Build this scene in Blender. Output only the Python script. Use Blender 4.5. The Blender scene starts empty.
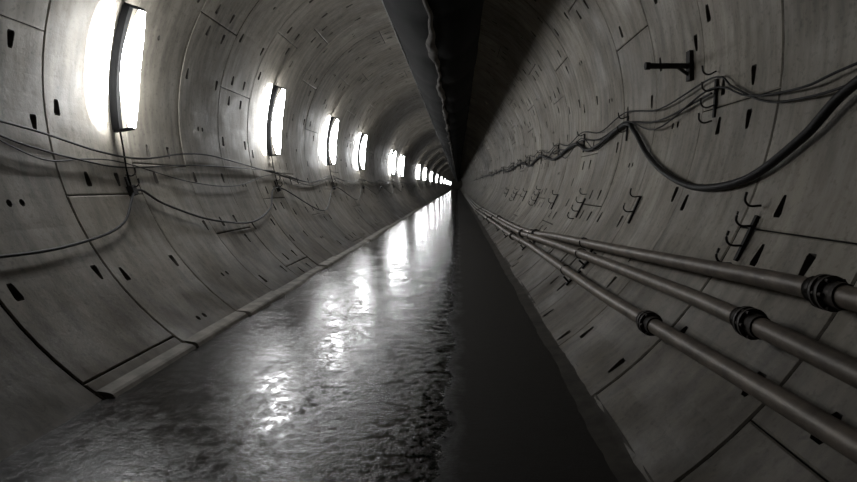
import bpy, bmesh, math, random
from mathutils import Vector
random.seed(7)
R=2.75; CZ=2.29; RING=1.13; J0=3.52
Y0=J0-RING*6; NR=230; YEND=Y0+NR*RING
S=bpy.context.scene
def P(adeg,r,d):
    a=math.radians(adeg); return Vector((r*math.cos(a),d,CZ+r*math.sin(a)))
def L(bdeg,r,d): return P(180-bdeg,r,d)
# ---------- materials
def mat(name):
    m=bpy.data.materials.new(name); m.use_nodes=True
    nt=m.node_tree; b=nt.nodes['Principled BSDF']; return m,nt,b
def N(nt,t,**k):
    n=nt.nodes.new(t)
    for a,v in k.items():
        if a in n.inputs: n.inputs[a].default_value=v
        else: setattr(n,a,v)
    return n
def ramp(nt,src,stops):
    n=nt.nodes.new('ShaderNodeValToRGB'); e=n.color_ramp.elements
    while len(e)<len(stops): e.new(.5)
    for x,(p,c) in zip(e,stops):
        x.position=p; x.color=(c[0],c[1],c[2],1) if not isinstance(c,(int,float)) else (c,c,c,1)
    nt.links.new(src,n.inputs[0]); return n.outputs[0]
def mixc(nt,f,a,b,mode='MIX'):
    n=nt.nodes.new('ShaderNodeMix'); n.data_type='RGBA'; n.blend_type=mode
    for i,v in ((0,f),(6,a),(7,b)):
        if hasattr(v,'links'): nt.links.new(v,n.inputs[i])
        else: n.inputs[i].default_value=v if i==0 else (v[0],v[1],v[2],1)
    return n.outputs[2]
def noise(nt,scale,detail=6,vec=None,sc=(1,1,1),rough=.6):
    tc=nt.nodes.new('ShaderNodeTexCoord'); mp=nt.nodes.new('ShaderNodeMapping')
    mp.inputs['Scale'].default_value=sc
    nt.links.new(tc.outputs['Object'],mp.inputs[0])
    n=nt.nodes.new('ShaderNodeTexNoise'); n.inputs['Scale'].default_value=scale; n.inputs['Detail'].default_value=detail; n.inputs['Roughness'].default_value=rough
    nt.links.new(mp.outputs[0],n.inputs['Vector']); return n.outputs['Fac']
def bump(nt,b,h,st,dist=.01,prev=None):
    n=nt.nodes.new('ShaderNodeBump'); n.inputs['Distance'].default_value=dist
    if hasattr(st,'links'): nt.links.new(st,n.inputs['Strength'])
    else: n.inputs['Strength'].default_value=st
    nt.links.new(h,n.inputs['Height'])
    if prev: nt.links.new(prev,n.inputs['Normal'])
    nt.links.new(n.outputs[0],b.inputs['Normal']); return n.outputs[0]

# segment concrete
M_conc,nt,b=mat('segment_concrete')
c1=ramp(nt,noise(nt,.9,8),[(.3,(.25,.224,.182)),(.7,(.46,.42,.352))])
at=N(nt,'ShaderNodeAttribute',attribute_name='tint')
c2=mixc(nt,1.0,c1,ramp(nt,at.outputs['Fac'],[(0,.78),(1,1.0)]),'MULTIPLY')
c3=mixc(nt,1.0,c2,ramp(nt,noise(nt,3,8,sc=(1,3,.5)),[(.35,.58),(.6,1.0)]),'MULTIPLY')
c4=mixc(nt,1.0,c3,ramp(nt,noise(nt,26,3),[(.3,.68),(.45,1.0)]),'MULTIPLY')
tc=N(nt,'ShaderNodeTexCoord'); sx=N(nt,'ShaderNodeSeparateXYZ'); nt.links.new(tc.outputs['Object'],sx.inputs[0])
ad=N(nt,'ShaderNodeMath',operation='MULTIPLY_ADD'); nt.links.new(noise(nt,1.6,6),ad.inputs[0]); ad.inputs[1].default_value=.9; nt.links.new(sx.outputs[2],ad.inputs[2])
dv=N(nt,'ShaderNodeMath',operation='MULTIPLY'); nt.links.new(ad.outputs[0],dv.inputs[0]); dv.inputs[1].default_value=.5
c5=mixc(nt,1.0,c4,ramp(nt,dv.outputs[0],[(.22,(.27,.245,.21)),(.72,(1,1,1))]),'MULTIPLY')  # grime plus shade put into the colour, darker towards the floor
nt.links.new(c5,b.inputs['Base Color'])
nt.links.new(ramp(nt,noise(nt,2,4),[(.3,.5),(.7,.85)]),b.inputs['Roughness'])
n1=bump(nt,b,noise(nt,60,4),.25,.006); bump(nt,b,noise(nt,5,5),.3,.02,n1)

def simple(name,c,rough,met=0,bs=30,bst=.3,var=.5,spec=.5):
    m,nt,b=mat(name)
    lo=tuple(x*(1-var) for x in c)
    nt.links.new(ramp(nt,noise(nt,bs*.3,6),[(.35,lo),(.65,c)]),b.inputs['Base Color'])
    b.inputs['Roughness'].default_value=rough; b.inputs['Metallic'].default_value=met
    b.inputs['Specular IOR Level'].default_value=spec
    bump(nt,b,noise(nt,bs,4),bst,.005); return m
M_dark=simple('joint_dark',(.03,.028,.025),.9)
M_pocket=simple('pocket_grout',(.11,.10,.085),.95)
M_kerb=simple('kerb_concrete',(.27,.25,.215),.8,bs=20,var=.5)
M_rust=simple('dirty_steel_pipe',(.19,.157,.125),.5,.15,bs=25,bst=.4)
M_flange=simple('flange_steel',(.05,.042,.036),.6,.3)
M_black=simple('black_rubber',(.010,.009,.009),.6,spec=.3)
M_steel=simple('bracket_steel',(.02,.018,.016),.65,.2,spec=.3)
M_duct=simple('black_duct_fabric',(.004,.004,.004),.85,bs=8,bst=.4,spec=.12)
M_seam=simple('dusty_duct_seam',(.15,.14,.13),.85,bs=12,spec=.2)
M_wire=simple('galvanised_wire',(.25,.24,.22),.6,.2)
M_batten=simple('lamp_batten_paint',(.003,.003,.003),.8,spec=.05)
M_mud=simple('mud',(.06,.053,.043),.9,bs=15,bst=1,spec=.3)
def emit(name,st):
    m,nt,b=mat(name)
    b.inputs['Base Color'].default_value=(.9,.9,.9,1); b.inputs['Emission Color'].default_value=(.98,.99,1,1); b.inputs['Emission Strength'].default_value=st; return m
M_tube=emit('lit_opal_tube',44); M_wall_glow=emit('added_wall_glow',14)  # second material is an added glow for the overexposed wall beside the tube

# wet floor: water film with gritty slurry patches
M_floor,nt,b=mat('wet_invert_concrete')
tc=N(nt,'ShaderNodeTexCoord'); sx=N(nt,'ShaderNodeSeparateXYZ'); nt.links.new(tc.outputs['Object'],sx.inputs[0])
ad=N(nt,'ShaderNodeMath',operation='MULTIPLY_ADD'); nt.links.new(noise(nt,2.6,8,sc=(1,.6,1),rough=.7),ad.inputs[0]); ad.inputs[1].default_value=.5; nt.links.new(sx.outputs[0],ad.inputs[2])
dry=ramp(nt,ad.outputs[0],[(.82,0.0),(1.06,1.0)])
grit=ramp(nt,noise(nt,2.6,10,sc=(1,.9,1),rough=.75),[(.47,0.0),(.57,1.0)])
grit2=ramp(nt,noise(nt,15,8,sc=(1,.9,1),rough=.8),[(.48,0.0),(.60,1.0)])
gm=mixc(nt,.5,grit,grit2)
colw=mixc(nt,gm,(.005,.0044,.0036),(.016,.0135,.010))
nt.links.new(mixc(nt,dry,colw,(.020,.0175,.014)),b.inputs['Base Color'])
rw=mixc(nt,gm,(.035,.035,.035),(.26,.26,.26))
nt.links.new(mixc(nt,dry,rw,(.8,.8,.8)),b.inputs['Roughness'])
sp=mixc(nt,gm,(.5,.5,.5),(.12,.12,.12))
nt.links.new(mixc(nt,dry,sp,(.25,.25,.25)),b.inputs['Specular IOR Level'])
b.inputs['IOR'].default_value=1.40
st=ramp(nt,gm,[(0,.12),(1,.9)])
n1=bump(nt,b,noise(nt,75,3,sc=(1,.9,1),rough=.6),st,.0042)
n2=bump(nt,b,noise(nt,14,3,sc=(.8,1.4,1),rough=.5),.6,.0028,n1)
bump(nt,b,gm,.5,.0013,n2)

# ---------- mesh helpers
def obj(name,bm,mats,smooth=False,parent=None):
    me=bpy.data.meshes.new(name); bm.normal_update(); bm.to_mesh(me); bm.free()
    for m in mats: me.materials.append(m)
    if smooth:
        for p in me.polygons: p.use_smooth=True
    o=bpy.data.objects.new(name,me); S.collection.objects.link(o)
    if parent: o.parent=parent
    return o
def smoothpts(pts,n=8):
    pts=[Vector(p) for p in pts]
    if len(pts)<3:
        return [pts[0].lerp(pts[-1],i/n) for i in range(n+1)]
    q=[pts[0]*2-pts[1]]+pts+[pts[-1]*2-pts[-2]]; out=[]
    for i in range(1,len(q)-2):
        a,b_,c,d=q[i-1:i+3]
        for k in range(n):
            t=k/n
            out.append(.5*((2*b_)+(c-a)*t+(2*a-5*b_+4*c-d)*t*t+(3*b_-a-3*c+d)*t**3))
    out.append(pts[-1]); return out
def tube(bm,pts,r,seg=8,mi=0,rf=None):
    rings=[]; up=Vector((0,0,1))
    for i,p in enumerate(pts):
        t=(pts[min(i+1,len(pts)-1)]-pts[max(i-1,0)]).normalized()
        u=up if abs(t.z)<.95 else Vector((1,0,0))
        s=t.cross(u).normalized(); w=s.cross(t)
        rr=r if rf is None else rf(i)
        rings.append([bm.verts.new(p+rr*(math.cos(2*math.pi*k/seg)*s+math.sin(2*math.pi*k/seg)*w)) for k in range(seg)])
    for a,b_ in zip(rings,rings[1:]):
        for k in range(seg):
            f=bm.faces.new((a[k],a[(k+1)%seg],b_[(k+1)%seg],b_[k])); f.material_index=mi; f.smooth=True
    for g in (rings[0],rings[-1][::-1]):
        f=bm.faces.new(g); f.material_index=mi
def box(bm,c,ax,h,mi=0):
    x,y,z=[Vector(v) for v in ax]; c=Vector(c); v=[]
    for i in (-1,1):
        for j in (-1,1):
            for k in (-1,1): v.append(bm.verts.new(c+x*i*h[0]+y*j*h[1]+z*k*h[2]))
    for q in ((0,1,3,2),(4,6,7,5),(0,4,5,1),(2,3,7,6),(0,2,6,4),(1,5,7,3)):
        f=bm.faces.new([v[i] for i in q]); f.material_index=mi
def axes(adeg):
    a=math.radians(adeg); return (math.cos(a),0,math.sin(a)),(0,1,0),(-math.sin(a),0,math.cos(a))

# ---------- segmental lining
bms={k:bmesh.new() for k in ('wall_left','wall_right','ceiling')}
lay={k:b_.faces.layers.float.new('tint') for k,b_ in bms.items()}
def segment(key,a0,a1,d0,d1,detail):
    bm=bms[key]; ly=lay[key]; tint=random.random(); rr=R+random.uniform(-.004,.004)
    ga=math.degrees(.004/R); a0+=ga;a1-=ga;d0+=.004;d1-=.004
    span=a1-a0; ea=math.degrees(.010/R)
    if detail:
        pa=math.degrees(.145/R); ps=math.degrees(.06/R)
        tint_=[(a0+1.6,a0+1.6+pa)]+[(a0+span*f-pa/2,a0+span*f+pa/2) for f in (.27,.73)]+[(a0+span*.5-ps/2,a0+span*.5+ps/2)]+[(a1-1.6-pa,a1-1.6)]
        tint_.sort()
        w=.082
        dint=[(d0+.10,d0+.10+w),(d0+.30,d0+.30+w),(d0+.48,d0+.53),(d0+.60,d0+.65),(d1-.30-w,d1-.30),(d1-.10-w,d1-.10)]
        holes={(1,0),(3,0),(1,5),(3,5),(0,1),(0,4),(4,1),(4,4),(2,2),(2,3)}
    else: tint_=[];dint=[];holes=set()
    def lines(lo,hi,e,ints,step):
        ls=[lo,lo+e]; idx=[]
        cur=lo+e
        for (p,q) in ints+[(hi-e,None)]:
            n=max(1,int((p-cur)/step+.5))
            for k in range(1,n+1): ls.append(cur+(p-cur)*k/n)
            if q is not None:
                idx.append(len(ls)-1); ls.append(q); cur=q
        ls.append(hi); return ls,idx
    T,ti=lines(a0,a1,ea,tint_,4.0 if detail else 8.0); D,di=lines(d0,d1,.010,dint,.6 if detail else 2)
    V={}
    warp={}
    cells={}
    for (i,j) in sorted(holes):
        if random.random()<.2: continue
        cells[(ti[i],di[j])]=(i,j)
        if (i,j) not in ((2,2),(2,3)) :
            s=.022*random.uniform(.6,1.2)
            if (i+j)%2: warp[(ti[i],di[j])]=s; warp[(ti[i],di[j]+1)]=-s
            else: warp[(ti[i]+1,di[j])]=s; warp[(ti[i]+1,di[j]+1)]=-s
    nT,nD=len(T),len(D)
    for i in range(nT):
        for j in range(nD):
            edge=i in(0,nT-1) or j in(0,nD-1)
            V[i,j]=bm.verts.new(P(T[i],rr+(.008 if edge else 0),D[j]+warp.get((i,j),0)))
    def face(vs,mi=0):
        f=bm.faces.new(vs); f.material_index=mi; f[ly]=tint
    for i in range(nT-1):
        for j in range(nD-1):
            q=[V[i,j],V[i,j+1],V[i+1,j+1],V[i+1,j]]
            if (i,j) in cells:
                c=sum((v.co for v in q),Vector())/4; out=Vector((c.x,0,c.z-CZ)).normalized()
                o8=[]
                rd=.3 if cells[(i,j)] in ((2,2),(2,3)) else .14
                for k in range(4):
                    A=q[k].co;B=q[(k+1)%4].co
                    for t in (rd,1-rd):
                        p=A.lerp(B,t); o8.append(bm.verts.new(p+(c-p)*.04))
                for k in range(4):
                    face([q[k],q[(k+1)%4],o8[2*k+1],o8[2*k]])
                    face([q[(k+1)%4],o8[(2*k+2)%8],o8[2*k+1]])
                bq=[bm.verts.new(v.co+(c-v.co)*.22+out*.065) for v in o8]
                for k in range(8): face([o8[k],o8[(k+1)%8],bq[(k+1)%8],bq[k]],1)
                face(bq,1)
            else: face(q)
    per=[(i,0) for i in range(nT)]+[(nT-1,j) for j in range(1,nD)]+[(i,nD-1) for i in range(nT-2,-1,-1)]+[(0,j) for j in range(nD-2,0,-1)]
    lowv=[]
    for ij in per:
        c=V[ij].co; out=Vector((c.x,0,c.z-CZ)).normalized(); lowv.append(bm.verts.new(c+out*.085))
    for k in range(len(per)):
        k2=(k+1)%len(per); face([V[per[k]],V[per[k2]],lowv[k2],lowv[k]],2)
for r in range(NR):
    d0=Y0+r*RING; off=[12,34,-10,22][r%4]+random.choice([0,0,3])
    for s in range(6):
        a0=off+s*60; a1=a0+60; mid=(a0+30)%360
        if all(P(a0+60*k/6,R,0).z<-.05 for k in range(7)): continue
        key='ceiling' if 58<mid<122 else ('wall_left' if 90<mid<270 else 'wall_right')
        segment(key,a0,a1,d0,d0+RING,d0<45)
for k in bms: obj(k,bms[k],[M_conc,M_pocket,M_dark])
bm=bmesh.new(); ra=[];rb=[]
for k in range(64):
    a=360*k/64; ra.append(bm.verts.new(P(a,R+.1,Y0-.05))); rb.append(bm.verts.new(P(a,R+.1,YEND+.05)))
for k in range(64): bm.faces.new((ra[k],rb[k],rb[(k+1)%64],ra[(k+1)%64]))
bm.faces.new(ra); f=bm.faces.new(rb[::-1]); f.material_index=1
obj('tunnel_backing_shell',bm,[M_dark,M_kerb])
# ---------- floor
bm=bmesh.new(); hw=math.sqrt(R*R-CZ*CZ)+.03
v=[bm.verts.new(p) for p in ((-hw,Y0,0),(hw,Y0,0),(hw,YEND,0),(-hw,YEND,0))]
lo=[bm.verts.new(p.co-Vector((0,0,.12))+Vector(((.2 if p.co.x<0 else -.2),0,0))) for p in v]
bm.faces.new(v); bm.faces.new(lo[::-1])
for k in range(4): bm.faces.new((v[k],lo[k],lo[(k+1)%4],v[(k+1)%4]))
obj('floor',bm,[M_floor])
bm=bmesh.new()
for r in range(6,NR):
    d0=Y0+r*RING+.02; d1=d0+RING-.04
    w=random.uniform(.07,.12); h=random.uniform(.025,.045)
    prof=[(-hw-.0,-.0),(-hw+w+.02,0),(-hw+w,h*.7),(-hw+w-.02,h),(-hw-.04,h+.012)]
    A=[bm.verts.new((x,d0,z)) for x,z in prof]; B=[bm.verts.new((x,d1,z)) for x,z in prof]
    for k in range(5): bm.faces.new((A[k],B[k],B[(k+1)%5],A[(k+1)%5]))
    bm.faces.new(A[::-1]); bm.faces.new(B)
obj('concrete_kerb',bm,[M_kerb])
bm=bmesh.new(); rows=[]
d=Y0; w=.07;h=.02
while d<60:
    w=.85*w+.15*random.uniform(.03,.12); h=.8*h+.2*random.uniform(.005,.03)
    rows.append([bm.verts.new(p) for p in ((hw-w-.05,d,.001),(hw-w*.5,d,h*.7),(hw+.0,d,h),(hw+.015,d,.015+h))]); d+=.06
for a,c in zip(rows,rows[1:]):
    for k in range(3): bm.faces.new((a[k],a[k+1],c[k+1],c[k]))
obj('mud_bank',bm,[M_mud],True)
# ---------- ventilation duct
bm=bmesh.new(); dc=Vector((.37,0,4.07)); dr=.71; seg=36; prev=None; i=0; d=Y0+.1
while d<YEND-.5:
    ph=(d%2.26)/2.26; sag=-.02*math.sin(math.pi*ph)
    ring=[]
    for k in range(seg):
        a=2*math.pi*k/seg
        r_=dr*(1+.012*math.sin(3*a+d*1.3)+.006*math.sin(7*a-d*3.1))*(.985 if ph<.06 else 1)
        ring.append(bm.verts.new((dc.x+r_*math.cos(a)*1.0,d,dc.z+sag+r_*math.sin(a))))
    if prev:
        for k in range(seg):
            f=bm.faces.new((prev[k],prev[(k+1)%seg],ring[(k+1)%seg],ring[k])); f.smooth=True
    else: bm.faces.new(ring)
    prev=ring; d+=.226 if d<60 else .904
bm.faces.new(prev[::-1])
pr=None; d=Y0+.1
while d<YEND-.6:
    ph=(d%2.26)/2.26; sag=-.02*math.sin(math.pi*ph)
    x=dc.x-.02+.02*math.sin(d*2.1)+.012*math.sin(d*7); z=dc.z-dr+sag
    wv=.6+.4*math.sin(d*1.7)
    q=[bm.verts.new((x-.09*wv,d,z+.0)),bm.verts.new((x-.02,d,z-.04-.015*math.sin(d*5))),bm.verts.new((x+.03,d,z-.015)),bm.verts.new((x+.06*wv,d,z+.0))]
    if pr:
        for k in range(3):
            f=bm.faces.new((pr[k],pr[k+1],q[k+1],q[k])); f.material_index=1; f.smooth=True
    pr=q; d+=.17 if d<60 else .9
a=math.radians(204)
tube(bm,smoothpts([(dc.x+(dr+.012)*math.cos(a),y,dc.z+(dr+.012)*math.sin(a)) for y in (Y0+.2,10,20,40,YEND-1)],12),.016,6,2)
for r in range(0,100,2):
    y=Y0+r*RING+.05
    for sx_ in (-1,1):
        p1=Vector((dc.x+sx_*.5,y,dc.z+.49)); aa=math.atan2(p1.z+.25-CZ,p1.x+sx_*.05)
        tube(bm,[p1,Vector((R*math.cos(aa),y,CZ+R*math.sin(aa)))],.006,5,2)
obj('ventilation_duct',bm,[M_duct,M_seam,M_wire])
# ---------- lamps
def lamp(d):
    bm=bmesh.new()
    n=12; a0,a1=-8.3,17.9
    ang=[a0+(a1-a0)*k/n for k in range(n+1)]
    pr=None
    for k,a in enumerate(ang):
        q=[bm.verts.new(L(a,2.735,d-.035)),bm.verts.new(L(a,2.665,d-.03)),bm.verts.new(L(a,2.665,d+.03)),bm.verts.new(L(a,2.735,d+.03))]
        if pr:
            for m in range(4): bm.faces.new((pr[m],pr[(m+1)%4],q[(m+1)%4],q[m]))
        else: bm.faces.new(q)
        pr=q
    bm.faces.new(pr[::-1])
    prof=[.030,.050,.066,.076,.082,.084,.084,.084,.082,.076,.066,.050,.030]
    tube(bm,[L(a,2.565,d+.02) for a in ang],.06,12,1,rf=lambda i:prof[i])
    m_=16; rows=[]  # added glowing oval in place of lit wall, not part of the fixture
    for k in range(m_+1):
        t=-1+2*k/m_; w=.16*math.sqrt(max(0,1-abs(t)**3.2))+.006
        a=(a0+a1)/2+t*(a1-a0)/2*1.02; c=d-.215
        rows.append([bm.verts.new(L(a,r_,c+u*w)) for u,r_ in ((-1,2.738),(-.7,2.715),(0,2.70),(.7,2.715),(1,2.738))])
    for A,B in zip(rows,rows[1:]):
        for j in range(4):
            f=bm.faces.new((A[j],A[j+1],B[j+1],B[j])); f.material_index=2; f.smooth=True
    for a in (a0-.3,a1+.3):
        x,y,z=axes(180-a); box(bm,L(a,2.64,d),(x,y,z),(.09,.03,.012),0)
    tube(bm,smoothpts([L(-8.3,2.68,d),L(-13,2.70,d+.03),L(-18,2.69,d-.03),L(-22,2.71,d)],5),.009,6,0)
    obj('fluorescent_wall_lamp',bm,[M_batten,M_tube,M_wall_glow])
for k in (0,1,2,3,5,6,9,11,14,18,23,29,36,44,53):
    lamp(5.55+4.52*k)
# ---------- pipes right
def pipe(ctrl,fl):
    bm=bmesh.new()
    pts=smoothpts([P(a,2.62,d) for a,d in ctrl],10)
    tube(bm,pts,.047,16,0)
    for d in fl:
        i=min(range(len(pts)-1),key=lambda q:abs(pts[q].y-d)); p=pts[i]; t=(pts[i+1]-pts[max(i-1,0)]).normalized()
        for o_,r_,w_ in ((-.020,.074,.011),(.020,.074,.011),(-.06,.055,.035),(.06,.055,.035)):
            tube(bm,[p+t*(o_-w_),p+t*(o_+w_)],r_,18,1)
        s=t.cross(Vector((0,0,1))).normalized(); w=s.cross(t)
        for k in range(6):
            c=p+.063*(math.cos(k*math.pi/3)*s+math.sin(k*math.pi/3)*w)
            tube(bm,[c-t*.05,c+t*.05],.009,6,1)
    obj('slurry_pipe',bm,[M_rust,M_flange]); return pts
tail=[(-50,30),(-50.5,48),(-50.5,80)]
p1=pipe([(-31.5,-2.5),(-31.8,1),(-32,2.3),(-33.4,3.44),(-35.1,4.7),(-38.5,7.4),(-43,11),(-46,19.6)]+[(a+1.5,d) for a,d in tail],[2.3,9.0,16,24])
p2=pipe([(-37.5,-2.5),(-37.7,1),(-37.5,2.64),(-38.1,3.97),(-40.7,7.1),(-44.8,11.4),(-47.8,19)]+[(a-1.2,d) for a,d in tail],[2.64,10.2,17,25])
p3=pipe([(-42,-2.5),(-42,1.2),(-43.6,3.5),(-44.6,5),(-45.9,8.8),(-47.6,11.4),(-50.4,19)]+[(a-3.6,d) for a,d in tail],[3.5,10.8,18,26])
bm=bmesh.new()
for d in (.9,6.1,9.6,12.5,15,18,21,25):
    for pts in (p1,p2,p3):
        p=min(pts,key=lambda q:abs(q.y-d))
        a=math.degrees(math.atan2(p.z-CZ,p.x))
        box(bm,P(a-1.4,2.70,p.y),axes(a-1.4),(.045,.015,.010)); box(bm,P(a,2.735,p.y),axes(a),(.010,.02,.11))
        tube(bm,[p+Vector((.053*math.cos(t),0,.053*math.sin(t))) for t in [math.radians(a+q) for q in range(-170,190,30)]],.006,5)
obj('pipe_brackets',bm,[M_steel])
# ---------- right cables
def cable(name,ctrl,r,n=8,side=P,m=None):
    bm=bmesh.new(); tube(bm,smoothpts([side(a,rr,d) for a,rr,d in ctrl],n),r,8); return obj(name,bm,[m or M_black])
cable('thick_power_cable',[(-3,2.69,.6),(-5,2.69,1.9),(-9.5,2.68,2.72),(-14.8,2.69,3.1),(-19.7,2.70,3.6),(-20.8,2.70,4.3),(-18,2.70,5.05),(-13.5,2.70,5.7),(-7,2.70,6.3),(-4.6,2.70,6.7),(-8,2.7,7.9),(-8.5,2.7,8.6),(-5,2.7,9.6),(-8.5,2.7,11.5),(-5,2.7,13.5),(-8.5,2.7,15.5),(-5,2.7,17.5),(-8,2.7,22),(-5,2.7,26),(-7,2.7,33),(-5,2.7,40),(-6,2.7,70)],.027)
def run(name,a,sag,r,rr,ds,side=P,m=None,pre=()):
    c=list(pre)
    for i,d in enumerate(ds):
        c.append((a+random.uniform(-.4,.4),rr,d))
        if i<len(ds)-1: c.append((a-sag*random.uniform(.6,1.3),rr,(d+ds[i+1])/2))
    return cable(name,c,r,6,side,m)
hk=[4.4,6.7,9.0,11.3,13.6,15.9,18.1,20.4,24.9,29.4,34,45,60,85]
run('lighting_cable',-1.8,2.6,.008,2.70,hk,pre=[(-4,2.7,-2),(-8,2.7,.5),(-7,2.7,1.9),(-9.3,2.7,2.75),(-9.6,2.7,3.2),(-8.6,2.7,3.6),(-5,2.7,4.05)])
run('lighting_cable',-3.8,4.6,.008,2.685,hk,pre=[(-3,2.69,-2),(-6,2.69,.5),(-7.2,2.69,2.6),(-8.3,2.69,3.2),(-7.2,2.69,3.8)])
run('lighting_cable',-4.6,1.5,.010,2.70,[4.4]+hk[1:])
bm=bmesh.new()
def hook(bm,fn,a,d,k=1.0,sgn=1,full=True):
    ax=axes(a if sgn>0 else 180-a)
    box(bm,fn(a-1.5,2.735,d),ax,(.010,.014,.15*k))
    for q in ((3.0,.2,-2.6,-5.2) if full else (1.5,-2)):
        if k<1 and q<-3: continue
        tube(bm,smoothpts([fn(a+q*k,2.73,d),fn(a+q*k-.6,2.67,d),fn(a+q*k-.2,2.63,d),fn(a+q*k+.9,2.62,d)],4),.0075,6)
for d in hk[:13]: hook(bm,P,-4,d,full=(d<5))
for i,d in enumerate([3.35,5.6,7.9,10.1,12.4,14.7,17,20]): hook(bm,P,-25+random.uniform(-1,1),d,full=(i%2==0))
obj('cable_hooks',bm,[M_steel])
bm=bmesh.new()
z=CZ+.10; xw=R-.002; d=4.9
tube(bm,[Vector((xw,d,z)),Vector((xw-.40,d,z))],.026,12)
tube(bm,[Vector((xw-.37,d,z)),Vector((xw-.41,d,z))],.034,12)
box(bm,(xw-.02,d,z),((1,0,0),(0,1,0),(0,0,1)),(.018,.04,.13)); box(bm,(xw-.07,d,z-.05),((.8,0,-.6),(0,1,0),(.6,0,.8)),(.07,.012,.012))
obj('steel_wall_arm',bm,[M_steel])
# ---------- left cables
lk=[10.07,14.6,19.1,23.6,28.2,32.7,41.8,55,85]
run('wall_cable',-15.5,2.5,.010,2.70,lk,L,pre=[(-6,2.7,-2),(-8,2.7,2),(-9.3,2.7,3.6),(-10.8,2.7,4.4),(-13.5,2.7,5.2),(-14.2,2.7,5.9),(-12,2.7,6.8),(-11.5,2.7,7.6),(-13.5,2.7,8.9)])
run('wall_cable',-15,4.2,.008,2.69,lk,L,pre=[(-7,2.7,-2),(-9,2.7,2),(-10.5,2.7,3.6),(-13.6,2.7,4.3),(-15.5,2.7,4.9),(-16.5,2.7,5.55),(-15,2.7,6.8),(-14.5,2.7,8.2)])
run('wall_cable',-16,5,.006,2.71,lk,L,pre=[(-6,2.7,-2),(-8,2.7,2),(-9.0,2.7,3.6),(-13.5,2.7,4.1),(-16.0,2.7,4.5),(-15.2,2.7,5.0),(-15.5,2.7,5.55),(-19.5,2.7,6.8),(-20.5,2.7,8.2)])
run('wall_cable',-21,10,.012,2.70,lk,L,pre=[(-20,2.7,-2),(-28,2.7,1.5),(-31.5,2.7,3.6),(-31.2,2.7,4.5),(-28.5,2.7,5.15),(-21.5,2.7,5.6),(-25,2.7,6.0),(-30,2.7,6.8),(-32.8,2.7,7.8),(-32,2.7,8.5),(-28.5,2.7,9.2)])
bm=bmesh.new()
for d in [5.55]+lk[:7]:
    hook(bm,L,-19,d,.7,-1,False); box(bm,L(-21.5,2.715,d),axes(180+21.5),(.03,.035,.05))
obj('cable_hooks',bm,[M_steel])
# ---------- world & camera
w=bpy.data.worlds.new('World'); S.world=w; w.use_nodes=True
w.node_tree.nodes['Background'].inputs[0].default_value=(0,0,0,1)
cam=bpy.data.cameras.new('camera'); co=bpy.data.objects.new('camera',cam); S.collection.objects.link(co)
co.location=(.70,0,1.34); co.rotation_euler=(math.radians(90),0,0)
cam.sensor_width=36; cam.lens=36*560/857; cam.shift_x=-29.5/857; cam.shift_y=-55/857; cam.clip_end=400; cam.clip_start=.02
S.camera=co
S.view_settings.view_transform='Standard'
